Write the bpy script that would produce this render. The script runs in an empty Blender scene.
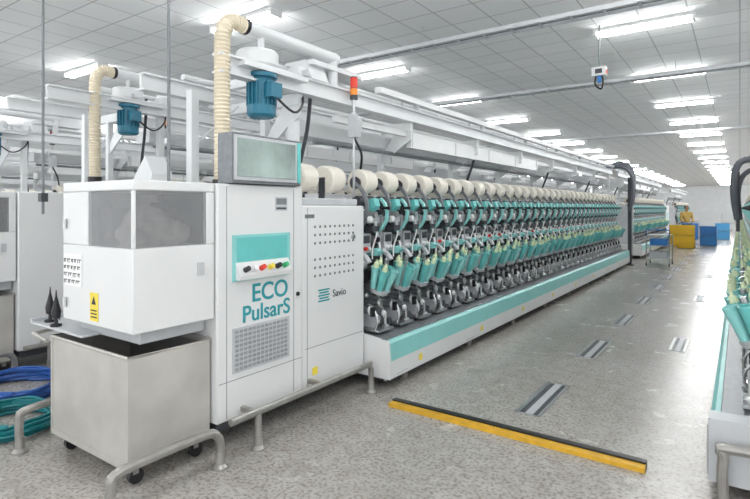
import bpy, math, random
from mathutils import Vector, Matrix
import bmesh
random.seed(7)
S = bpy.context.scene
S.view_settings.view_transform = 'Standard'
S.view_settings.exposure = 0.36

# ---------------------------------------------------------------- materials
def mat(name, col, rough=0.5, metal=0.0, var=0.0, scale=6.0, bump=0.0, emit=0.0, alpha=1.0, coat=0.0):
    m = bpy.data.materials.new(name); m.use_nodes = True
    nt = m.node_tree; b = nt.nodes['Principled BSDF']
    c = (*col, 1)
    b.inputs['Base Color'].default_value = c
    b.inputs['Roughness'].default_value = rough
    b.inputs['Metallic'].default_value = metal
    b.inputs['Alpha'].default_value = alpha
    b.inputs['Coat Weight'].default_value = coat
    if emit > 0:
        b.inputs['Emission Color'].default_value = c
        b.inputs['Emission Strength'].default_value = emit
    if var > 0 or bump > 0:
        tc = nt.nodes.new('ShaderNodeTexCoord')
        n = nt.nodes.new('ShaderNodeTexNoise')
        n.inputs['Scale'].default_value = scale; n.inputs['Detail'].default_value = 5
        nt.links.new(tc.outputs['Object'], n.inputs['Vector'])
        if var > 0:
            r = nt.nodes.new('ShaderNodeValToRGB')
            r.color_ramp.elements[0].position = 0.3; r.color_ramp.elements[1].position = 0.7
            r.color_ramp.elements[0].color = tuple(max(0, x*(1-var)) for x in col)+(1,)
            r.color_ramp.elements[1].color = tuple(min(1, x*(1+var*0.5)) for x in col)+(1,)
            nt.links.new(n.outputs['Fac'], r.inputs['Fac'])
            nt.links.new(r.outputs['Color'], b.inputs['Base Color'])
        if bump > 0:
            bp = nt.nodes.new('ShaderNodeBump'); bp.inputs['Strength'].default_value = bump
            bp.inputs['Distance'].default_value = 0.01
            nt.links.new(n.outputs['Fac'], bp.inputs['Height'])
            nt.links.new(bp.outputs['Normal'], b.inputs['Normal'])
    return m

WHITE = mat('white_paint', (0.78,0.79,0.79), 0.32, var=0.03, scale=2)
WHITE2 = mat('white_frame_paint', (0.74,0.76,0.77), 0.4, var=0.04, scale=3)
LGREY = mat('light_grey_paint', (0.54,0.56,0.58), 0.4, var=0.06, scale=8)
MGREY = mat('mid_grey_metal', (0.21,0.225,0.24), 0.4, 0.2, var=0.2, scale=20)
DGREY = mat('dark_grey', (0.055,0.06,0.07), 0.45, var=0.2, scale=20)
BLACK = mat('black_plastic', (0.012,0.012,0.015), 0.4)
STEEL = mat('steel', (0.58,0.59,0.60), 0.28, 0.85, var=0.1, scale=15)
PIPE = mat('brushed_steel_pipe', (0.38,0.37,0.35), 0.35, 0.6, var=0.15, scale=12)
CARTM = mat('cart_sheet_metal', (0.53,0.515,0.48), 0.42, 0.15, var=0.16, scale=3.5, bump=0.1)
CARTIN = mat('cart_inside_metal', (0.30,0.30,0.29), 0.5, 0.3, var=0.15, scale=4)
TEAL = mat('teal_plastic', (0.15,0.56,0.54), 0.35, var=0.08, scale=8)
TEAL2 = mat('teal_paint_light', (0.28,0.66,0.64), 0.35, var=0.05, scale=5)
TEALD = mat('teal_dark', (0.03,0.32,0.36), 0.4)
CREAM = mat('yarn_cream', (0.85,0.81,0.72), 0.85, var=0.05, scale=40, bump=0.3)
YGREEN = mat('yarn_pale_green', (0.74,0.83,0.55), 0.8, var=0.08, scale=40)
HOSE = mat('beige_hose', (0.74,0.66,0.51), 0.6, var=0.06, scale=10)
MBLUE = mat('motor_blue', (0.02,0.17,0.26), 0.4, var=0.1, scale=10)
GREYH = mat('grey_hose', (0.11,0.12,0.14), 0.5, var=0.1, scale=10)
RED = mat('red_plastic', (0.75,0.05,0.03), 0.35)
ORANGE = mat('orange_plastic', (0.95,0.30,0.03), 0.35)
YELLOW = mat('yellow_paint', (0.74,0.42,0.03), 0.45, var=0.2, scale=12)
STICK = mat('yellow_sticker', (0.90,0.72,0.08), 0.5)
BLUE = mat('blue_plastic', (0.03,0.22,0.62), 0.4, var=0.1, scale=5)
CBLUE = mat('blue_cable', (0.02,0.09,0.34), 0.45)
CTEAL = mat('teal_cable', (0.0,0.16,0.18), 0.45)
GREEN = mat('green_plastic', (0.05,0.5,0.2), 0.4)
SCREEN = mat('screen_glass_reflection', (0.36,0.45,0.42), 0.10, var=0.45, scale=3, coat=0.5)  # reflection painted into the glass colour as a paler, mottled tone
ACRYL = mat('acrylic_window', (0.42,0.43,0.44), 0.06, alpha=0.36)
LINT = mat('lint_fibre', (0.40,0.38,0.36), 0.95, var=0.6, scale=9, bump=0.7)
GRILLE = mat('grille_grey', (0.34,0.35,0.36), 0.5, var=0.2, scale=30)
TUBE = mat('light_tube', (1,1,1), 0.5, emit=44)
LABEL = mat('label_white', (0.9,0.9,0.9), 0.5)
SKIN = mat('skin', (0.40,0.22,0.13), 0.6)
SHIRT = mat('ochre_shirt', (0.62,0.42,0.12), 0.8, var=0.1)
TROUS = mat('dark_trousers', (0.06,0.07,0.10), 0.8)
HAIR = mat('hair', (0.01,0.01,0.01), 0.6)

def floor_mat():
    m = bpy.data.materials.new('terrazzo_floor'); m.use_nodes = True
    nt = m.node_tree; L = nt.links; b = nt.nodes['Principled BSDF']
    tc = nt.nodes.new('ShaderNodeTexCoord')
    def ramp(src, p0, p1, c0, c1):
        r = nt.nodes.new('ShaderNodeValToRGB'); e = r.color_ramp.elements
        e[0].position=p0; e[1].position=p1; e[0].color=(*c0,1); e[1].color=(*c1,1)
        L.new(src, r.inputs['Fac']); return r.outputs['Color']
    def mix(a, c, f=1.0):
        x = nt.nodes.new('ShaderNodeMix'); x.data_type='RGBA'; x.blend_type='MULTIPLY'
        x.inputs[0].default_value=f
        L.new(a, x.inputs[6]); L.new(c, x.inputs[7]); return x.outputs[2]
    def noise(s, d=4):
        n = nt.nodes.new('ShaderNodeTexNoise'); n.inputs['Scale'].default_value=s; n.inputs['Detail'].default_value=d
        L.new(tc.outputs['Object'], n.inputs['Vector']); return n.outputs['Fac']
    big = ramp(noise(0.7,6), 0.3,0.7,(0.42,0.40,0.37),(0.52,0.50,0.475))
    mid = ramp(noise(9,6), 0.35,0.65,(0.82,0.81,0.79),(1,1,1))
    fine = ramp(noise(42,4), 0.38,0.52,(0.52,0.51,0.49),(1.0,1.0,1.0))
    v = nt.nodes.new('ShaderNodeTexVoronoi'); v.inputs['Scale'].default_value=24
    L.new(tc.outputs['Object'], v.inputs['Vector'])
    chips = ramp(v.outputs['Distance'], 0.12,0.26,(0.54,0.52,0.49),(1,1,1))
    col = mix(mix(mix(big, mid), fine, .8), chips, f=0.75)
    L.new(col, b.inputs['Base Color'])
    rr = nt.nodes.new('ShaderNodeMapRange'); rr.inputs['To Min'].default_value=0.15; rr.inputs['To Max'].default_value=0.34
    L.new(noise(3), rr.inputs['Value']); L.new(rr.outputs['Result'], b.inputs['Roughness'])
    return m
def ceil_mat():
    m = bpy.data.materials.new('ceiling_tiles'); m.use_nodes = True
    nt = m.node_tree; L = nt.links; b = nt.nodes['Principled BSDF']
    tc = nt.nodes.new('ShaderNodeTexCoord')
    br = nt.nodes.new('ShaderNodeTexBrick')
    br.offset = 0.0; br.inputs['Scale'].default_value = 1.0
    br.inputs['Brick Width'].default_value = 0.6; br.inputs['Row Height'].default_value = 0.6
    br.inputs['Mortar Size'].default_value = 0.010
    br.inputs['Color1'].default_value=(0.90,0.91,0.91,1); br.inputs['Color2'].default_value=(0.85,0.865,0.87,1)
    br.inputs['Mortar'].default_value=(0.52,0.53,0.54,1)
    L.new(tc.outputs['Object'], br.inputs['Vector']); L.new(br.outputs['Color'], b.inputs['Base Color'])
    b.inputs['Roughness'].default_value=0.8
    return m
FLOOR = floor_mat(); CEIL = ceil_mat()
WALL = mat('wall_paint', (0.74,0.76,0.77), 0.8, var=0.05, scale=1.5)

# ---------------------------------------------------------------- mesh builder
class MB:
    def __init__(s): s.v=[]; s.f=[]; s.m=[]; s.mats=[]
    def add(s, vs, fs, m, M=None):
        if m not in s.mats: s.mats.append(m)
        k=s.mats.index(m); o=len(s.v)
        for p in vs:
            p=Vector(p)
            s.v.append(M@p if M else p)
        for f in fs: s.f.append([i+o for i in f]); s.m.append(k)
    def box(s, x0,x1,y0,y1,z0,z1, m, M=None):
        vs=[(x,y,z) for x in (x0,x1) for y in (y0,y1) for z in (z0,z1)]
        s.add(vs, [(0,1,3,2),(4,6,7,5),(0,4,5,1),(2,3,7,6),(0,2,6,4),(1,5,7,3)], m, M)
    def cyl(s, p0,p1,r0,r1,m,n=12,M=None,caps=True):
        p0=Vector(p0);p1=Vector(p1);d=(p1-p0).normalized()
        a=Vector((0,0,1)) if abs(d.z)<0.9 else Vector((1,0,0))
        u=d.cross(a).normalized(); w=d.cross(u)
        vs=[];fs=[]
        for p,r in((p0,r0),(p1,r1)):
            for i in range(n):
                t=2*math.pi*i/n; vs.append(p+u*math.cos(t)*r+w*math.sin(t)*r)
        for i in range(n): j=(i+1)%n; fs.append((i,j,n+j,n+i))
        if caps: fs.append(tuple(range(n))); fs.append(tuple(range(2*n-1,n-1,-1)))
        s.add(vs,fs,m,M)
    def lathe(s, p0, d, prof, m, n=16, M=None):
        p0=Vector(p0); d=Vector(d).normalized()
        a=Vector((0,0,1)) if abs(d.z)<0.9 else Vector((1,0,0))
        u=d.cross(a).normalized(); w=d.cross(u); vs=[];fs=[]
        for t,r in prof:
            for i in range(n):
                q=2*math.pi*i/n; vs.append(p0+d*t+u*math.cos(q)*r+w*math.sin(q)*r)
        for k in range(len(prof)-1):
            for i in range(n): j=(i+1)%n; fs.append((k*n+i,k*n+j,(k+1)*n+j,(k+1)*n+i))
        fs.append(tuple(range(n))); e=(len(prof)-1)*n; fs.append(tuple(range(e+n-1,e-1,-1)))
        s.add(vs,fs,m,M)
    def tube(s, pts, r, m, n=8, smooth=0, closed=False, rib=0, M=None):
        P=[Vector(p) for p in pts]
        if smooth:
            Q=[];N=len(P)
            for i in range(N if closed else N-1):
                if closed: a,b,c,d=P[i-1],P[i],P[(i+1)%N],P[(i+2)%N]
                else: a,b,c,d=P[max(i-1,0)],P[i],P[i+1],P[min(i+2,N-1)]
                for k in range(smooth):
                    t=k/smooth
                    Q.append(0.5*((2*b)+(c-a)*t+(2*a-5*b+4*c-d)*t*t+(3*b-a-3*c+d)*t**3))
            if not closed: Q.append(P[-1])
            P=Q
        if rib:
            Q=[P[0]];acc=0
            for i in range(len(P)-1):
                L=(P[i+1]-P[i]).length; t=rib-acc
                while t<L: Q.append(P[i]+(P[i+1]-P[i])*(t/L)); t+=rib
                acc=L-(t-rib)
            P=Q
        N=len(P); vs=[];fs=[]
        nrm=None
        for i in range(N):
            if closed: t=(P[(i+1)%N]-P[i-1]).normalized()
            else: t=(P[min(i+1,N-1)]-P[max(i-1,0)]).normalized()
            if nrm is None:
                a=Vector((0,0,1)) if abs(t.z)<0.9 else Vector((1,0,0)); nrm=t.cross(a).normalized()
            nrm=(nrm-t*nrm.dot(t)).normalized(); w=t.cross(nrm)
            rr=r*(1.0 if (not rib or i%2) else 0.86)
            for k in range(n):
                q=2*math.pi*k/n; vs.append(P[i]+nrm*math.cos(q)*rr+w*math.sin(q)*rr)
        for i in range(N if closed else N-1):
            a=i*n; b=((i+1)%N)*n
            for k in range(n): j=(k+1)%n; fs.append((a+k,a+j,b+j,b+k))
        if not closed: fs.append(tuple(range(n))); e=(N-1)*n; fs.append(tuple(range(e+n-1,e-1,-1)))
        s.add(vs,fs,m,M)
    def prof(s, pts, y0,y1, m, M=None):
        n=len(pts); vs=[(x,y0,z) for x,z in pts]+[(x,y1,z) for x,z in pts]
        fs=[tuple(range(n)),tuple(range(2*n-1,n-1,-1))]+[(i,(i+1)%n,n+(i+1)%n,n+i) for i in range(n)]
        s.add(vs,fs,m,M)
    def strip(s, path, w, y0,y1, m, M=None):
        P=[Vector((a,b)) for a,b in path]; L=[];R=[]
        for i,p in enumerate(P):
            t=(P[min(i+1,len(P)-1)]-P[max(i-1,0)]).normalized(); q=Vector((-t.y,t.x))*w/2
            L.append(p+q);R.append(p-q)
        n=len(P); vs=[];fs=[]
        for i in range(n):
            for c in (L[i],R[i]):
                for y in (y0,y1): vs.append((c.x,y,c.y))
        for i in range(n-1):
            a=4*i;b=a+4
            fs+=[(a,b,b+1,a+1),(a+2,a+3,b+3,b+2),(a,a+2,b+2,b),(a+1,b+1,b+3,a+3)]
        fs+=[(0,1,3,2),(4*n-4,4*n-2,4*n-1,4*n-3)]
        s.add(vs,fs,m,M)
    def sph(s,c,r,m,n=10,M=None):
        rings=max(4,n//2); pr=[(-r*math.cos(math.pi*i/rings),max(1e-4,r*math.sin(math.pi*i/rings))) for i in range(rings+1)]
        s.lathe(c,(0,0,1),pr,m,n,M)
    def mesh(s,name):
        me=bpy.data.meshes.new(name); me.from_pydata([tuple(v) for v in s.v],[],s.f)
        for m in s.mats: me.materials.append(m)
        me.polygons.foreach_set('material_index', s.m)
        bm=bmesh.new(); bm.from_mesh(me); bmesh.ops.recalc_face_normals(bm,faces=bm.faces); bm.to_mesh(me); bm.free()
        me.shade_smooth(); me.set_sharp_from_angle(angle=math.radians(35)); me.update()
        return me
    def obj(s,name,parent=None,loc=(0,0,0),bevel=0):
        o=bpy.data.objects.new(name,s.mesh(name)); S.collection.objects.link(o); o.location=loc
        if parent: o.parent=parent
        if bevel: bev(o,bevel)
        return o
def bev(o,w):
    m=o.modifiers.new('bevel','BEVEL'); m.width=w; m.segments=2; m.limit_method='ANGLE'; m.angle_limit=math.radians(50)
def empty(name,loc=(0,0,0)):
    e=bpy.data.objects.new(name,None); S.collection.objects.link(e); e.location=loc; return e
def inst(name,me,parent,loc=(0,0,0),rz=0):
    o=bpy.data.objects.new(name,me); S.collection.objects.link(o); o.parent=parent; o.location=loc; o.rotation_euler=(0,0,rz); return o
def text(name,body,size,m,parent,loc,rot,ext=0.002,align='LEFT',bold=0.0):
    c=bpy.data.curves.new(name,'FONT'); c.body=body; c.size=size; c.extrude=ext; c.align_x=align; c.offset=bold
    c.materials.append(m); o=bpy.data.objects.new(name,c); S.collection.objects.link(o); o.parent=parent; o.location=loc; o.rotation_euler=rot; return o
SIDE=(math.pi/2,0,math.pi/2)

# ---------------------------------------------------------------- room
H=4.4
XW=-16.0; XE=6.5; YN=78.0; YS=-3.0
b=MB(); b.box(XW-.2,XE,YS,YN+.2,-.1,0,FLOOR); b.obj('floor')
b=MB(); b.box(XW-.2,XE,YS,YN+.2,H,H+.1,CEIL); b.obj('ceiling')
b=MB(); b.box(XW-.2,XW,YS,YN+.2,0,H,WALL); b.obj('wall_left')
b=MB(); b.box(XW,XE,YN,YN+.2,0,H,WALL); b.obj('wall_back')
b=MB(); b.box(XW,XW+.02,YS,YN,0,.12,LGREY); b.obj('baseboard_left')

lm=MB(); lm.box(-.68,.68,-.10,.10,-.05,0,WHITE)
for yy in (-.05,.05): lm.cyl((-.64,yy,-.082),(.64,yy,-.082),.022,.022,TUBE,8)
lm.box(-.68,-.64,-.10,.10,-.105,-.05,WHITE); lm.box(.64,.68,-.10,.10,-.105,-.05,WHITE)
lme=lm.mesh('ceiling_light')
for x in (-15.4,-10.7,-6.0,-1.2,3.6):
    for iy in range(-2,20):
        o=bpy.data.objects.new('ceiling_light',lme); S.collection.objects.link(o); o.location=(x,5.2+3.55*iy,H)

# ---------------------------------------------------------------- winding unit (local: x out to aisle, x=0 is rail face)
PITCH=0.365
def unit_mesh(seed):
    rnd=random.Random(seed)
    u=MB()
    u.box(-.80,-.52,-.165,.165,.46,1.62,MGREY)
    u.box(-.53,-.47,-.15,.15,1.42,1.60,DGREY)
    u.box(-.53,-.49,-.14,.14,1.08,1.38,MGREY)
    u.box(-.53,-.45,-.15,.15,.88,1.04,DGREY)
    u.box(-.53,-.44,-.15,.15,.50,.70,MGREY)
    u.prof([(-.80,.46),(-.36,.46),(-.32,.60),(-.40,.80),(-.42,1.10),(-.36,1.30),(-.33,1.50),(-.40,1.64),(-.55,1.70),(-.80,1.70)],-.178,-.160,LGREY)
    u.prof([(-.60,.9),(-.38,.92),(-.36,1.2),(-.38,1.5),(-.60,1.6)],.145,.16,MGREY)
    # drum + package
    u.cyl((-.42,-.12,1.66),(-.42,.12,1.66),.055,.055,DGREY,14)
    u.lathe((-.42,-.105,1.84),(0,1,0.05),[(0,.03),(0,.112),(.015,.122),(.10,.119),(.19,.106),(.20,.10),(.20,.03),(.215,.03)],CREAM,20)
    u.cyl((-.42,-.135,1.835),(-.42,.14,1.85),.024,.022,DGREY,10)
    u.cyl((-.42,-.14,1.833),(-.42,-.108,1.835),.06,.05,DGREY,12)
    u.cyl((-.42,.105,1.848),(-.42,.135,1.85),.045,.035,BLACK,12)
    # cradle arms
    u.strip([(-.38,1.38),(-.32,1.46),(-.285,1.55),(-.28,1.64),(-.31,1.73),(-.37,1.80),(-.43,1.84)],.032,-.150,-.128,MGREY)
    u.strip([(-.36,1.36),(-.28,1.41),(-.235,1.48),(-.225,1.56),(-.25,1.64),(-.30,1.69)],.024,.095,.125,TEAL2)
    u.prof([(-.36,1.60),(-.30,1.56),(-.25,1.62),(-.27,1.69),(-.34,1.68)],-.05,.03,TEAL)
    u.box(-.40,-.30,-.10,.09,1.46,1.52,LGREY)
    u.box(-.38,-.28,-.05,.06,1.38,1.43,DGREY)
    u.cyl((-.33,-.05,1.54),(-.24,-.05,1.54),.034,.03,STEEL,10)
    u.cyl((-.33,.03,1.56),(-.24,.03,1.56),.024,.024,BLACK,8)
    u.cyl((-.27,.105,1.60),(-.19,.105,1.60),.016,.016,BLACK,8)
    u.cyl((-.26,-.14,1.50),(-.23,-.14,1.50),.026,.026,LABEL,10)
    u.box(-.49,-.36,-.11,.03,1.18,1.36,LGREY)
    u.box(-.37,-.355,-.09,.01,1.27,1.34,DGREY)
    u.cyl((-.36,-.07,1.22),(-.33,-.07,1.22),.018,.018,RED if seed%3==0 else LABEL,8)
    u.cyl((-.36,-.015,1.22),(-.33,-.015,1.22),.016,.016,LABEL,8)
    u.cyl((-.48,.08,1.30),(-.32,.08,1.30),.042,.036,STEEL,12)
    u.cyl((-.33,.08,1.30),(-.30,.08,1.30),.024,.024,BLACK,10)
    u.strip([(-.48,1.22),(-.38,1.20),(-.31,1.15),(-.27,1.10)],.026,-.15,-.09,LGREY)
    u.prof([(-.44,1.14),(-.30,1.15),(-.27,1.19),(-.33,1.22),(-.44,1.20)],.04,.12,TEAL2)
    u.tube([(-.50,.12,.86),(-.36,.135,.94),(-.31,.135,1.12),(-.35,.13,1.34),(-.38,.12,1.48)],.016,STEEL,7,4)
    u.tube([(-.50,-.10,.98),(-.40,-.13,1.02),(-.36,-.14,1.12),(-.40,-.13,1.26)],.013,BLACK,6,4)
    u.tube([(-.46,.02,1.60),(-.32,.03,1.50),(-.29,.03,1.36),(-.33,.02,1.22),(-.32,.0,1.12)],.008,LABEL,5,4)
    for (yy,zz,rr,mm,x1) in [(-.08,1.07,.040,STEEL,-.36),(.03,1.09,.030,BLACK,-.36),(.10,1.02,.034,LGREY,-.36),(-.11,.93,.03,BLACK,-.35),
                             (-.10,.66,.045,LABEL,-.27),(.04,.71,.040,STEEL,-.27),(.11,.60,.032,LABEL,-.27),(-.02,.58,.030,STEEL,-.25),(.13,.78,.028,LGREY,-.30),(-.13,.80,.024,STEEL,-.30),(.0,.80,.022,BLACK,-.3)]:
        u.cyl((-.48,yy,zz),(x1,yy,zz),rr*.7,rr*.7,MGREY,8); u.lathe((x1,yy,zz),(1,0,.15),[(0,rr),(.015,rr),(.026,rr*.6)],mm,12)
    M=Matrix.Translation((-.235,0,.855))@Matrix.Rotation(math.radians(17),4,'Y')
    u.cyl((0,0,-.04),(0,0,.0),.085,.10,LGREY,14,M)
    u.cyl((0,0,0),(0,0,.24),.018,.018,STEEL,8,M)
    nC=5
    for k in range(nC):
        t=2*math.pi*k/nC+.35+seed*.25; cx,cy=.085*math.cos(t),.100*math.sin(t)
        u.lathe((cx*.72,cy*.72,0),(cx*.28,cy*.28,.22),[(0,.026),(.01,.030),(.12,.036),(.195,.043),(.205,.046),(.205,.038),(.12,.03)],TEAL if k%3 else TEAL2,12,M)
        if rnd.random()<.6:
            u.lathe((cx*.9,cy*.9,.09),(cx*.2,cy*.2,.22),[(0,.02),(.12,.026),(.155,.020),(.16,.011),(.18,.009)],YGREEN,8,M)
    u.box(-.42,-.16,-.12,.12,.475,.495,STEEL)
    u.prof([(-.46,.50),(-.24,.50),(-.20,.56),(-.28,.66),(-.46,.70)],-.075,-.045,LGREY)
    u.prof([(-.46,.50),(-.26,.50),(-.24,.54),(-.32,.62),(-.46,.66)],.075,.10,MGREY)
    u.lathe((-.20,.04,.495),(0,0,1),[(0,.036),(.012,.040),(.022,.028),(.03,.014),(.12,.010)],STEEL,10)
    u.tube([(-.20,-.13,.50),(-.17,-.13,.58),(-.20,-.12,.66),(-.28,-.11,.72)],.009,STEEL,6,3)
    u.box(-.24,-.21,.10,.16,.50,.56,DGREY); u.box(-.23,-.20,-.16,-.12,.62,.70,BLACK)
    return u.mesh('winding_unit')
UN=[unit_mesh(i) for i in range(3)]

def base_mesh(n):
    L=n*PITCH; r=MB()
    r.prof([(0,.10),(0,.255),(-.02,.255),(-.02,.10)],0,L,WHITE)
    r.prof([(.0,.255),(-.012,.41),(-.035,.43),(-.06,.43),(-.06,.255)],0,L,TEAL2)
    r.prof([(-.06,.43),(-.065,.44),(-.30,.455),(-.30,.40),(-.06,.40)],0,L,MGREY)
    r.box(-.95,-.02,0.005,L-.005,.08,.40,DGREY)
    r.box(-.95,-.30,0.0,L,.40,.48,DGREY)
    r.box(-1.05,-.80,0,L,.10,1.66,LGREY)
    r.box(-1.0,-.78,0,L,1.66,1.74,WHITE2)
    k=.4
    while k<L:
        r.cyl((-.10,k,0),(-.10,k,.10),.03,.03,PIPE,8); r.box(.0,.003,k+.1,k+.16,.15,.21,STICK); r.box(0,.004,k-.3,k-.1,.125,.13,LGREY)
        k+=1.44
    r.tube([(-.05,0,.095),(-.05,L,.095)],.02,STEEL,6)
    for y in (0,L): r.prof([(.005,.10),(.005,.25),(-.01,.43),(-.30,.47),(-.9,.47),(-.9,.10)],y-.012,y+.012,WHITE)
    return r.mesh('base_rail')
XB=-3.95
def gantry_mesh(y0,y1):
    g=MB()
    for X in (-3.0,XB):
        g.box(X-.05,X+.05,y0,y1,2.55,2.565,WHITE2); g.box(X-.05,X+.05,y0,y1,2.675,2.69,WHITE2); g.box(X-.012,X+.012,y0,y1,2.56,2.68,WHITE2)
        g.tube([(X-.16,y0+.5,2.78),(X-.16,y1,2.78)],.028,WHITE2,8)
    g.box(-3.62,-3.34,y0+1.3,y1,2.28,2.42,WHITE2)
    g.box(-3.12,-3.06,y0+1.4,y1,2.40,2.46,WHITE)
    g.box(-2.98,-2.90,y0+1.9,y1,2.74,2.80,WHITE)
    g.box(-3.10,-3.04,y0+2.7,y0+7.2,2.28,2.46,WHITE)
    for k in range(5): g.box(-3.042,-3.036,y0+2.72+k*1.1,y0+2.74+k*1.1,2.29,2.45,LGREY)
    g.tube([(-3.25,y0+1.3,2.22),(-3.25,y1,2.22)],.022,MGREY,6)
    g.box(-3.85,-3.70,y0+1.5,y1,2.02,2.12,WHITE2)
    y=y0+.85; k=0
    while y<y1:
        g.box(XB,-3.0,y-.03,y+.03,2.46,2.55,WHITE2)
        g.box(-3.42-.03,-3.42+.03,y-.03,y+.03,1.72,2.46,WHITE2)
        g.prof([(-3.0,2.46),(-3.0,2.36),(-3.12,2.30),(-3.4,2.10),(-3.4,2.2),(-3.2,2.46)],y-.01,y+.01,WHITE2)
        if k%2==0:
            g.tube([(-3.16,y+.3,2.76),(-3.16,y+.3,2.62),(-3.2,y+.3,2.30),(-3.35,y+.35,1.95),(-3.4,y+.4,1.75)],.018,DGREY,6,4)
        g.box(-3.2,-3.12,y-.015,y+.015,2.69,2.80,LGREY); g.box(-2.97,-2.91,y-.01,y+.01,2.69,2.74,LGREY)
        y+=1.8;k+=1
    return g.mesh('overhead_gantry')
N1=33
Y0=3.80
BASE1=base_mesh(N1); GAN1=gantry_mesh(2.35,16.1)
def add_units(parent,X,y0,n,rz=0,bm=None):
    for i in range(n): inst('winding_unit',UN[(i*2+i//3)%3],parent,(X,y0+PITCH*(i+.5),0),rz)
    if bm: inst('base_rail',bm,parent,(X,y0 if rz==0 else y0+n*PITCH,0),rz)

# ---------------------------------------------------------------- head cabinet meshes
def head_meshes():
    out=[]
    c=MB(); XF=-2.75
    c.box(-3.75,XF,2.16,2.955,.20,1.76,WHITE)
    c.box(-3.75,XF-.01,2.965,3.77,.18,1.62,WHITE)
    c.box(-3.70,XF-.06,3.0,3.74,1.62,1.68,LGREY)
    c.box(-3.70,XF-.05,2.2,3.72,.12,.20,DGREY)
    out.append(('cabinet',c.mesh('cabinet'),.012))
    d=MB()
    for y in (2.235,2.86): d.box(XF,XF+.0015,y-.002,y+.002,.22,1.74,MGREY)
    d.box(XF,XF+.0015,2.17,2.95,.455,.459,MGREY)
    d.box(XF-.01,XF-.0085,3.0,3.75,.50,.504,MGREY); d.box(XF-.01,XF-.0085,3.02,3.024,.2,1.6,MGREY)
    d.box(XF,XF+.012,2.28,2.81,1.11,1.42,TEAL2)
    d.box(XF+.012,XF+.014,2.31,2.78,1.24,1.40,TEAL)
    d.prof([(XF+.012,1.235),(XF+.055,1.15),(XF+.05,1.12),(XF+.012,1.12)],2.30,2.79,WHITE)
    for i,(yy,mm) in enumerate([(2.36,BLACK),(2.43,LABEL),(2.50,RED),(2.58,STICK),(2.65,BLACK),(2.72,GREEN)]):
        d.cyl((XF+.03,yy,1.18),(XF+.075,yy,1.20),.02,.018,mm,12)
    d.box(XF,XF+.006,2.28,2.81,.50,.80,LGREY)
    for i in range(13):
        for j in range(9):
            yy=2.30+i*.038; zz=.515+j*.031
            d.box(XF+.006,XF+.009,yy,yy+.028,zz,zz+.020,GRILLE)
    for j in range(7):
        if j in (3,): continue
        for i in range(9):
            yy=3.11+i*.062; zz=1.06+j*.065
            d.cyl((XF-.011,yy,zz),(XF-.006,yy,zz),.011,.011,MGREY,8)
    d.box(XF-.01,XF-.006,2.995,3.10,1.52,1.55,MGREY)
    d.box(XF,XF+.003,2.67,2.79,1.58,1.68,LGREY); d.box(XF,XF+.004,2.68,2.78,1.59,1.605,DGREY); d.box(XF,XF+.004,2.68,2.78,1.625,1.67,MGREY)
    d.box(XF-.01,XF-.005,3.08,3.14,.28,.34,STICK)
    d.cyl((XF-.01,3.60,1.35),(XF+.01,3.60,1.35),.02,.02,STEEL,10)
    d.cyl((XF,2.90,.95),(XF+.012,2.90,.95),.016,.016,BLACK,10)
    for j in range(5): d.box(XF-.01,XF-.007,3.15+.014*(j%2),3.29-.014*(j%2),.845+j*.022,.857+j*.022,TEALD)
    for yy in (3.13,3.49):
        d.lathe((-2.92,yy-.1,1.84),(0,1,0.05),[(0,.03),(0,.112),(.015,.122),(.10,.119),(.19,.106),(.20,.10),(.20,.03),(.215,.03)],CREAM,20)
        d.cyl((-2.92,yy-.13,1.835),(-2.92,yy+.14,1.85),.024,.022,DGREY,10); d.box(-2.95,-2.89,yy-.12,yy-.105,1.68,1.86,DGREY)
    out.append(('door_fittings',d.mesh('door_fittings'),0))
    t=MB()
    t.box(-2.86,-2.715,2.25,2.90,1.765,2.10,MGREY)
    t.box(-2.716,-2.705,2.262,2.888,1.785,2.085,LGREY)
    t.box(-2.706,-2.700,2.285,2.83,1.81,2.065,SCREEN)
    t.box(-2.706,-2.698,2.85,2.885,1.785,2.085,TEAL)
    t.box(-3.0,-2.85,2.45,2.65,1.76,1.95,LGREY)
    out.append(('touch_screen',t.mesh('touch_screen'),.006))
    w=MB(); x0,x1,y0,y1=-3.58,-2.765,1.60,2.15
    w.box(x0,x1,y0,y1,.89,1.37,WHITE)
    w.box(x0,x1,y0,y1,1.70,1.76,WHITE)
    w.box(x0,-3.26,y0,y1,1.37,1.70,WHITE)
    w.box(-3.26,x1,2.09,y1,1.37,1.70,WHITE)
    w.box(x1-.022,x1,y0,y0+.022,1.37,1.70,WHITE)
    w.box(x0+.02,x1-.1,y0+.1,y1,.80,.89,LGREY)
    w.box(-4.02,-3.30,y0-.02,y1,.80,.815,LGREY)
    w.box(-4.02,-4.0,y0-.02,y1,.80,.84,LGREY)
    out.append(('lint_box',w.mesh('lint_box'),.012))
    q=MB()
    q.box(-3.258,x1-.023,y0+.003,y0+.008,1.372,1.698,ACRYL)
    q.box(x1-.008,x1-.003,y0+.023,2.088,1.372,1.698,ACRYL)
    out.append(('box_windows',q.mesh('box_windows'),0))
    q=MB()
    q.lathe((-3.03,1.85,1.37),(0,0,1),[(0,.16),(.08,.17),(.18,.13),(.26,.07),(.31,.06)],LINT,14)
    q.cyl((-3.20,1.98,1.37),(-3.02,2.0,1.66),.04,.04,MGREY,10); q.box(-3.24,-3.1,1.66,1.8,1.37,1.6,DGREY)
    q.box(-3.255,-3.25,y0+.02,2.08,1.372,1.698,MGREY); q.box(-3.25,x1-.03,2.082,2.088,1.372,1.698,MGREY)
    q.sph((-2.93,1.98,1.45),.09,LINT); q.sph((-3.15,1.72,1.44),.07,LINT); q.sph((-2.92,1.72,1.42),.06,LINT)
    q.tube([(-3.22,1.7,1.66),(-3.1,1.75,1.5),(-2.95,1.85,1.62),(-2.88,2.0,1.5)],.018,BLACK,6,5)
    yb=y0-.002
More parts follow.
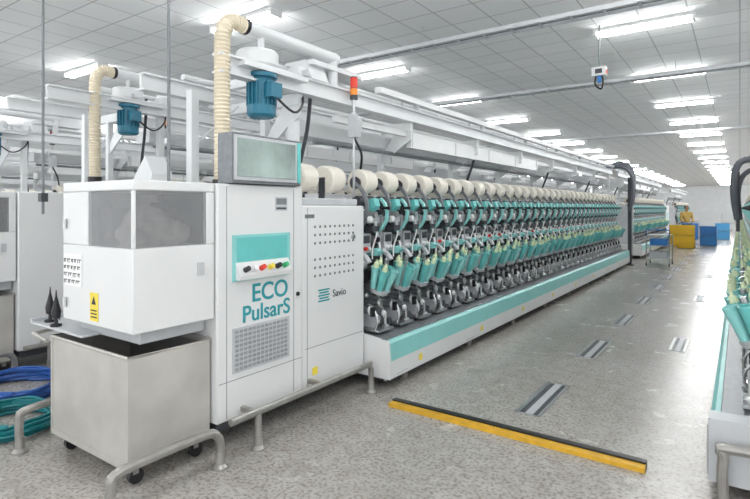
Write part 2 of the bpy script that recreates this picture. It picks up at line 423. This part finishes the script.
    q.box(-3.56,-3.33,yb-.003,yb+.001,1.11,1.31,LABEL)
    r=random.Random(3)
    for j in range(4):
        x=-3.55
        while x<-3.37:
            l=.02+r.random()*.03; q.box(x,x+l,yb-.005,yb-.003,1.275-j*.044,1.280-j*.044,BLACK)
            for k in range(2): q.box(x+l*k/2,x+l*k/2+.004,yb-.005,yb-.003,1.252-j*.044+r.random()*.01,1.275-j*.044,BLACK)
            x+=l+.015
    q.box(-3.225,-3.135,yb-.003,yb+.001,.92,1.09,STICK)
    for j in range(3): q.box(-3.215,-3.145,yb-.004,yb-.003,.94+j*.02,.948+j*.02,BLACK)
    q.prof([(-3.205,1.02),(-3.155,1.02),(-3.18,1.07)],yb-.004,yb-.003,BLACK)
    for z in (1.0,1.5): q.cyl((-3.53,yb-.01,z-.03),(-3.53,yb-.01,z+.03),.012,.012,STEEL,8)
    q.box(x1,x1+.02,2.02,2.06,1.18,1.26,LGREY)
    out.append(('box_contents_labels',q.mesh('box_contents_labels'),0))
    p=MB(); X=-2.62
    def foot(x,y): p.lathe((x,y,0),(0,0,1),[(0,.05),(.012,.05),(.03,.03),(.10,.026)],PIPE,12)
    p.tube([(X,2.16,.25),(X,3.55,.25),(X,3.63,.25),(X,3.68,.20),(X,3.68,.02)],.024,PIPE,10,4)
    foot(X,3.68); foot(X,2.39); p.cyl((X,2.39,0),(X,2.39,.25),.024,.024,PIPE,10)
    p.tube([(X,1.40,.02),(X,1.40,.17),(X,1.46,.24),(X,1.94,.24),(X,2.04,.22),(X,2.08,.15),(X,2.08,.02)],.027,PIPE,10,5); foot(X,1.40); foot(X,2.08)
    X2=-3.86
    p.tube([(X2,1.46,.02),(X2,1.46,.20),(X2,1.52,.27),(X2,2.05,.27),(X2,2.6,.27)],.026,PIPE,10,5); foot(X2,1.46)
    p.cyl((X2,2.5,0),(X2,2.5,.27),.024,.024,PIPE,10)
    p.box(-2.76,-2.62,3.02,3.05,.235,.265,PIPE); p.box(-2.76,-2.62,2.35,2.38,.235,.265,PIPE); p.box(-3.86,-3.7,2.5,2.53,.25,.28,PIPE)
    out.append(('pipe_bumper',p.mesh('pipe_bumper'),0))
    return out
def blower_mesh():
    g=MB(); X,ym,yh=-3.0,2.77,2.40
    g.box(X-.22,X+.10,ym-.25,ym+.42,2.63,2.66,WHITE2)
    g.lathe((X-.10,ym+.05,2.69),(0,0,1),[(0,.15),(.02,.165),(.11,.165),(.13,.15)],WHITE2,20)
    g.lathe((X,ym,2.62),(0,0,-1),[(0,.12),(.03,.12),(.03,.09),(.06,.095),(.24,.095),(.24,.11),(.31,.11),(.33,.09)],MBLUE,18)
    for k in range(18):
        Mx=Matrix.Translation((X,ym,2.38))@Matrix.Rotation(2*math.pi*k/18,4,'Z'); g.box(.085,.115,-.004,.004,0,.18,MBLUE,Mx)
    g.box(X+.07,X+.16,ym-.05,ym+.06,2.43,2.54,MBLUE)
    g.tube([(X,yh,1.70),(X,yh,2.2),(X,yh,2.75),(X,yh+.02,2.88),(X,yh+.09,2.945),(X,yh+.20,2.945)],.060,HOSE,14,6,rib=.014)
    g.cyl((X,yh+.19,2.945),(X,yh+.22,2.945),.062,.062,BLACK,14)
    g.cyl((X,yh+.22,2.945),(X,yh+1.25,2.945),.052,.052,WHITE2,14); g.sph((X,yh+1.25,2.945),.052,WHITE2)
    g.cyl((X,yh+1.22,2.93),(X,yh+1.22,2.69),.045,.045,WHITE2,12)
    g.cyl((X,yh,1.60),(X,yh,1.80),.068,.068,BLACK,14)
    g.box(X-.02,X+.02,yh+.35,yh+.38,2.69,2.90,WHITE2)
    g.prof([(X+.06,2.69),(X-.35,2.69),(X-.25,2.86),(X-.02,2.86)],3.28,3.50,WHITE2)
    g.box(X-.13,X-.06,3.185,3.255,1.66,2.56,WHITE2)
    g.box(X-.70,X-.63,2.6,2.67,1.76,2.56,WHITE2)
    g.tube([(X-.66,2.63,2.1),(X-.66,3.1,2.5)],.012,WHITE2,6)
    g.tube([(X+.08,ym+.03,2.48),(X+.14,ym+.2,2.35),(X+.05,ym+.4,2.45),(X-.05,ym+.5,2.6)],.01,BLACK,6,5)
    g.box(XB,-3.0,3.18,3.25,2.70,2.78,WHITE2)
    g.box(-3.15,-2.95,3.3,4.0,2.82,2.86,WHITE2)
    return g.mesh('blower_and_hoses')
def beacon_mesh():
    k=MB(); bx,by=-2.92,3.83
    k.cyl((bx,by,1.70),(bx,by,2.60),.012,.012,STEEL,8)
    k.cyl((bx,by,2.60),(bx,by,2.64),.036,.036,DGREY,14); k.cyl((bx,by,2.64),(bx,by,2.70),.034,.034,ORANGE,14)
    k.cyl((bx,by,2.70),(bx,by,2.705),.037,.037,DGREY,14); k.cyl((bx,by,2.705),(bx,by,2.80),.034,.034,RED,14); k.cyl((bx,by,2.80),(bx,by,2.81),.036,.03,DGREY,14)
    k.prof([(bx-.03,2.25),(bx+.05,2.25),(bx+.07,2.40),(bx+.0,2.48),(bx-.04,2.44)],by-.04,by+.04,LGREY)
    k.tube([(bx,by,2.25),(bx+.05,by+.05,2.1),(bx,by+.1,1.95)],.012,BLACK,6,4)
    return k.mesh('beacon')
HEAD=head_meshes(); BLOW=blower_mesh(); BEAC=beacon_mesh()
def build_machine(dx,texts=True,gd=(0,0,0),n=N1,bm=BASE1):
    e=empty('winding_machine',(dx,0,0))
    for nme,me,bv in HEAD:
        if not texts and nme in('touch_screen','door_fittings'): continue
        o=inst(nme,me,e)
        if bv: bev(o,bv)
    inst('blower_and_hoses',BLOW,e,gd); inst('beacon',BEAC,e)
    add_units(e,-2.5,Y0,n,0,bm=bm)
    inst('overhead_gantry',GAN1,e,(gd[0],0,gd[2]))
    if texts:
        text('text_upper','ECO',.175,TEALD,e,(-2.748,2.80,.955),SIDE,align='RIGHT',bold=.002)
        text('text_lower','PulsarS',.158,TEALD,e,(-2.748,2.82,.825),SIDE,align='RIGHT',bold=.002)
        text('maker_text','Savio',.085,BLACK,e,(-2.759,3.33,.865),SIDE)
        c=MB(); c.prof([(-4.15,1.5),(-3.74,1.5),(-3.62,1.86),(-3.72,2.0),(-3.85,1.86)],2.25,2.42,WHITE2); c.obj('side_duct',e)
    return e
build_machine(0)
build_machine(-3.0,texts=False,gd=(.4,.42,.13))
build_machine(-6.0,texts=False,gd=(.2,.2,.06))
build_machine(-9.0,texts=False)
BASE2=base_mesh(24); GAN2=gantry_mesh(17.0,27.6)
for dx in (0,-3.0,-6.0,-9.0):
    e=empty('winding_machine',(dx,0,0)); add_units(e,-2.5,18.2,24,0,bm=BASE2); inst('overhead_gantry',GAN2,e)
    c=MB(); c.box(-3.7,-2.75,26.98,28.2,.1,1.7,WHITE); c.box(-3.6,-2.85,27.1,28.0,1.7,1.8,LGREY); c.box(-2.75,-2.745,27.2,27.8,1.0,1.4,TEAL2); c.obj('cabinet',e,bevel=.01)
    e=empty('winding_machine',(dx-.3,18,0)); add_units(e,-2.5,18.2,24,0,bm=BASE2); inst('overhead_gantry',GAN2,e)
# right-hand machine
e=empty('winding_machine',(0,0,0)); add_units(e,-.15,3.52,60,math.pi,bm=base_mesh(60))
inst('overhead_gantry',GAN1,e,(4.5,1.6,0))
c=MB()
c.prof([(-.14,.12),(-.14,.46),(.9,.46),(.9,.12)],3.36,3.50,LGREY)
c.tube([(-.07,3.30,.02),(-.07,3.30,.28),(-.0,3.30,.34),(.9,3.30,.34)],.028,PIPE,10,5); c.lathe((-.07,3.30,0),(0,0,1),[(0,.05),(.012,.05),(.03,.03),(.1,.026)],PIPE,12)
c.box(-.145,-.14,3.37,3.49,.15,.42,MGREY)
c.box(-.142,-.14,3.38,3.48,.27,.43,TEAL2)
c.obj('end_bracket',e)
c=MB()
c.box(-.04,.0,8.1,8.16,1.3,2.06,DGREY); c.tube([(-.02,8.13,1.45),(-.06,8.05,1.75),(-.05,8.0,2.05),(.05,8.0,2.2),(.35,8.0,2.18),(.5,8.0,2.1)],.045,GREYH,10,6,rib=.02)
c.tube([(.0,8.2,1.45),(-.02,8.2,1.8),(.04,8.2,2.02),(.2,8.2,2.1),(.5,8.2,2.0)],.035,GREYH,10,6,rib=.02)
c.obj('suction_hose',e)
# hose column at far end of main machine
e=empty('hose_column',(-2.52,16.05,0)); c=MB()
c.box(-.05,.05,-.05,.05,0,2.45,DGREY); c.box(-.10,.10,-.10,.10,0,.03,DGREY); c.box(.05,.08,-.04,.04,.3,2.2,STEEL)
for k in range(4):
    yy=-.12+.08*k; c.tube([(.02,yy,1.5),(.08,yy,1.95),(.08,yy,2.40+.05*k),(-.1,yy,2.70+.05*k),(-.5,yy,2.74+.04*k),(-1.0,yy,2.55)],.04,GREYH,9,6,rib=.03)
c.box(-1.1,-.8,-.2,.2,2.45,2.75,LGREY); c.cyl((-.95,0,0),(-.95,0,2.5),.03,.03,LGREY,8)
c.obj('column_hoses',e)

# ---------------------------------------------------------------- metal tub cart
c=MB(); x0,x1,y0,y1,z0,z1=-3.72,-2.80,1.593,2.14,.137,.755; t=.012
c.box(x0,x1,y0,y0+t,z0,z1,CARTM); c.box(x0,x1,y1-t,y1,z0,z1,CARTM); c.box(x0,x0+t,y0+t,y1-t,z0,z1,CARTM); c.box(x1-t,x1,y0+t,y1-t,z0,z1,CARTM); c.box(x0,x1,y0,y1,z0-.012,z0,CARTM)
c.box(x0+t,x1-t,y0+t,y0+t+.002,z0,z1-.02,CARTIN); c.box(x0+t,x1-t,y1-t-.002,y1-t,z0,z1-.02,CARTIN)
c.tube([(x0,y0,z1),(x1,y0,z1),(x1,y1,z1),(x0,y1,z1)],.011,CARTM,6,closed=True)
c.tube([(x0-.02,y0-.02,z1-.03),(x0-.22,y0-.02,z1-.01),(x0-.25,y0+.1,z1-.01),(x0-.25,y1-.1,z1-.01),(x0,y1,z1-.02)],.013,CARTM,6)
for (xx,yy) in ((x0+.08,y0+.07),(x1-.08,y0+.07),(x0+.08,y1-.07),(x1-.08,y1-.07)):
    c.box(xx-.02,xx+.02,yy-.005,yy+.03,.06,.13,PIPE); c.cyl((xx-.016,yy+.02,.045),(xx+.016,yy+.02,.045),.045,.045,BLACK,14)
c.box(x0-.005,x0+.02,y0-.004,y0+.02,z0-.02,z1,CARTM); c.box(x1-.02,x1+.005,y0-.004,y0+.02,z0-.02,z1,CARTM)
c.box(x1,x1+.006,y0,y1,z0-.015,z0+.02,CARTM); c.box(x0,x1,y0-.006,y0,z0-.015,z0+.02,CARTM)
tub=c.mesh('tub')
for dx in (0,-3.0):
    e=empty('metal_tub_cart',(dx,0,0)); inst('tub',tub,e)

tm=MB(); tm.lathe((0,0,0),(0,0,1),[(0,.035),(.015,.035),(.02,.012),(.05,.010),(.06,.026),(.10,.030),(.14,.020),(.20,.006),(.24,.003)],BLACK,12)
tm.box(-.05,.05,-.004,.004,.05,.06,DGREY)
tme=tm.mesh('spindle_tool')
for x,y in ((-3.90,1.66),(-3.72,1.62),(-3.66,1.80)):
    o=bpy.data.objects.new('spindle_tool',tme); S.collection.objects.link(o); o.location=(x,y,.815)

def coil(name,c,r,m,n,rad,tail):
    q=MB(); rn=random.Random(n); cx,cy=c
    pts=[]
    for k in range(n*14):
        t=2*math.pi*k/14; rr=r*(.80+.2*rn.random()) ; z=rad+ (k//14)*rad*.9+rn.random()*.006
        pts.append((cx+rr*math.cos(t)*1.15,cy+rr*math.sin(t),z))
    pts+=tail
    q.tube(pts,rad,m,6,3); q.obj(name)
coil('blue_cable_coil',(-5.12,1.90),.38,CBLUE,9,.014,[(-5.3,1.3,.014),(-6.3,1.2,.014)])
coil('teal_hose_coil',(-4.36,1.58),.30,CTEAL,8,.014,[(-4.8,1.2,.014),(-5.4,.9,.014)])

# ---------------------------------------------------------------- floor items
b=MB(); b.box(-2.32,-.47,3.50,3.60,0,.018,YELLOW); b.box(-2.32,-.47,3.50,3.56,.018,.03,YELLOW); b.box(-2.32,-.47,3.56,3.61,0,.042,BLACK); b.obj('floor_barrier_strip')
fm=MB(); fm.box(-.10,-.065,-.42,.42,0,.006,STEEL); fm.box(.075,.10,-.42,.42,0,.006,STEEL); fm.box(-.10,.10,-.43,-.41,0,.006,STEEL); fm.box(-.10,.10,.41,.43,0,.006,STEEL)
fm.box(-.065,.075,-.41,.41,0,.002,DGREY); fm.box(-.02,.04,-.41,.41,0,.007,LGREY)
fme=fm.mesh('floor_vent')
for i in range(20):
    o=bpy.data.objects.new('floor_vent',fme); S.collection.objects.link(o); o.location=(-1.35,4.40+1.87*i,0)
    if i>0:
        o=bpy.data.objects.new('floor_vent',fme); S.collection.objects.link(o); o.location=(-.58,3.3+3.74*i,0); o.scale=(.8,.8,1)

e=empty('trolley',(-1.85,16.6,0)); c=MB()
for x in (-.28,.28):
    for y in (-.4,.4):
        c.cyl((x,y,.08),(x,y,.85),.015,.015,STEEL,8); c.cyl((x-.012,y,.05),(x+.012,y,.05),.05,.05,BLACK,12)
for z in (.2,.55,.84): c.box(-.28,.28,-.4,.4,z,z+.015,LGREY)
c.tube([(-.28,-.4,.84),(-.28,-.5,1.0),(.28,-.5,1.0),(.28,-.4,.84)],.014,BLUE,8)
c.box(-.2,.2,-.3,.3,.565,.74,BLUE); c.box(-.22,.22,-.3,.1,.215,.4,LGREY)
c.obj('frame',e)
def crate(name,x,y,m,w=.8,l=.6,h=.5,n=2):
    c=MB()
    for k in range(n):
        z=k*h
        c.box(x-w/2,x+w/2,y-l/2,y-l/2+.02,z,z+h-.03,m); c.box(x-w/2,x+w/2,y+l/2-.02,y+l/2,z,z+h-.03,m)
        c.box(x-w/2,x-w/2+.02,y-l/2,y+l/2,z,z+h-.03,m); c.box(x+w/2-.02,x+w/2,y-l/2,y+l/2,z,z+h-.03,m)
        c.box(x-w/2,x+w/2,y-l/2,y+l/2,z,z+.02,m)
        c.box(x-w/2-.02,x+w/2+.02,y-l/2-.02,y-l/2,z+h-.08,z+h-.02,m); c.box(x-w/2+.1,x+w/2-.1,y-l/2-.015,y-l/2,z+.1,z+.13,m)
        for k2 in range(5): xx=x-w/2+.05+k2*(w-.13)/4; c.box(xx,xx+.03,y-l/2-.015,y-l/2,z+.03,z+h-.08,m)
    c.obj(name)
YB=mat('yellow_plastic',(0.90,0.55,0.03),.4); LB=mat('light_blue_plastic',(0.10,0.42,0.75),.4); WB=mat('white_plastic',(0.7,0.72,0.72),.5)
crate('yellow_crate',-2.0,25.6,YB,.9,.6,.45,2); crate('yellow_crate',-1.75,24.2,YB,.6,.5,.3,1)
crate('blue_crate',-1.1,26.5,BLUE,.6,.6,.42,2); crate('blue_crate',-.72,32.0,LB,.6,.6,.42,2); crate('blue_crate',-2.1,31.5,BLUE,.7,.6,.42,2)
crate('white_crate',-1.5,38.5,WB,1.2,.6,.45,3); crate('white_crate',-.8,46,WB,1.0,.6,.5,3)

# ---------------------------------------------------------------- worker
def worker(loc,rz):
    e=empty('worker',loc); e.rotation_euler=(0,0,rz)
    def skin(name,pts,edges,rad,m,sub=2):
        me=bpy.data.meshes.new(name); me.from_pydata(pts,edges,[]); me.materials.append(m)
        o=bpy.data.objects.new(name,me); S.collection.objects.link(o); o.parent=e
        sk=o.modifiers.new('s','SKIN')
        for i,r in enumerate(rad): me.skin_vertices[0].data[i].radius=(r,r)
        me.skin_vertices[0].data[0].use_root=True
        sb=o.modifiers.new('d','SUBSURF'); sb.levels=sub; sb.render_levels=sub; return o
    skin('shirt',[(0,0,.92),(0,0,1.1),(0,.0,1.32),(0,.0,1.43),(-.19,0,1.38),(.19,0,1.38),(-.24,-.02,1.12),(.24,-.02,1.12),(-.2,-.14,1.0),(.2,-.14,1.0)],
         [(0,1),(1,2),(2,3),(2,4),(2,5),(4,6),(5,7),(6,8),(7,9)],[.15,.14,.16,.07,.07,.07,.055,.055,.045,.045],SHIRT)
    skin('trousers',[(0,0,.95),(-.1,0,.85),(.1,0,.85),(-.11,0,.48),(.11,-.02,.48),(-.11,.02,.09),(.11,.02,.09)],[(0,1),(0,2),(1,3),(2,4),(3,5),(4,6)],[.14,.1,.1,.07,.07,.055,.055],TROUS)
    h=MB(); h.cyl((0,0,1.42),(0,0,1.52),.05,.05,SKIN,10)
    h.lathe((0,0,1.48),(0,0,1),[(0,.04),(.03,.065),(.08,.08),(.14,.085),(.19,.07),(.22,.02)],SKIN,14)
    h.lathe((0,.012,1.57),(0,0,1),[(0,.088),(.06,.092),(.11,.075),(.14,.02)],HAIR,14)
    h.box(-.008,.008,-.1,-.075,1.56,1.59,SKIN)
    for s in (-1,1):
        h.sph((s*.03,-.078,1.595),.01,HAIR,8); h.sph((s*.085,0,1.58),.018,SKIN,8)
        h.box(s*.2-.03,s*.2+.03,-.22,-.15,.975,1.005,SKIN)
        for k in range(4): h.tube([(s*.2-.024+k*.016,-.215,.99),(s*.2-.024+k*.016,-.26,.985),(s*.2-.024+k*.016,-.275,.965)],.008,SKIN,6)
        h.tube([(s*.17,-.17,.99),(s*.15,-.21,.985)],.009,SKIN,6)
        h.lathe((s*.11,.03,.03),(0,-1,0),[(-.05,.03),(0,.04),(.1,.04),(.17,.025)],BLACK,10)
    h.box(-.025,.025,-.083,-.076,1.535,1.54,RED)
    h.obj('head_hands_shoes',e)
worker((-1.95,27.0,0),.4)

# ---------------------------------------------------------------- suspended items
b=MB(); b.cyl((-4.6,1.905,1.55),(-4.6,1.905,H),.011,.011,MGREY,8); b.box(-4.63,-4.57,1.88,1.93,1.65,1.72,DGREY); b.cyl((-4.6,1.905,H-.02),(-4.6,1.905,H),.04,.04,MGREY,12); b.obj('ceiling_conduit')
b=MB(); b.cyl((-3.2,2.11,1.76),(-3.2,2.11,H),.011,.011,MGREY,8); b.cyl((-3.2,2.11,1.76),(-3.2,2.11,1.78),.03,.03,MGREY,12); b.obj('ceiling_conduit')
b=MB(); x,y=-1.76,8.5
b.cyl((x,y,3.75),(x,y,H),.012,.012,MGREY,8); b.box(x-.10,x+.10,y-.06,y+.06,3.62,3.75,WHITE); b.box(x-.05,x+.05,y-.065,y-.06,3.65,3.72,DGREY); b.box(x+.1,x+.105,y-.04,y+.04,3.64,3.70,RED)
b.tube([(x-.05,y,3.62),(x-.06,y,3.5),(x+.02,y,3.42),(x+.05,y,3.5),(x+.04,y,3.62)],.014,BLACK,6,5); b.cyl((x,y,3.52),(x,y,3.62),.03,.03,BLUE,10)
b.obj('hanging_socket_box')
for k,(yy,zz) in enumerate(((7.0,4.05),(11.3,4.1),(20,4.1))):
    b=MB(); b.box(-11,XE-.5,yy-.12,yy-.11,zz,zz+.06,LGREY); b.box(-11,XE-.5,yy+.11,yy+.12,zz,zz+.06,LGREY)
    x=-11
    while x<XE-.5: b.box(x,x+.03,yy-.12,yy+.12,zz,zz+.01,LGREY); x+=.4
    b.tube([(-11,yy-.03,zz+.03),(XE-.5,yy-.03,zz+.03)],.02,LGREY,6); b.tube([(-11,yy+.03,zz+.03),(XE-.5,yy+.03,zz+.03)],.015,MGREY,6)
    x=-10
    while x<XE-.5: b.cyl((x,yy,zz),(x,yy,H),.008,.008,LGREY,6); x+=3
    b.obj('cable_tray')

# ---------------------------------------------------------------- light
w=bpy.data.worlds.new('world'); S.world=w; w.use_nodes=True
w.node_tree.nodes['Background'].inputs[0].default_value=(0.96,0.98,1,1); w.node_tree.nodes['Background'].inputs[1].default_value=1.3

cam=bpy.data.cameras.new('camera'); co=bpy.data.objects.new('camera',cam); S.collection.objects.link(co)
co.location=(0,0,1.6); co.rotation_euler=(math.pi/2,0,math.radians(35))
cam.sensor_width=36; cam.sensor_fit='HORIZONTAL'; cam.lens=521/750*36; cam.shift_y=-41.5/750; cam.clip_start=.05; cam.clip_end=200
S.camera=co
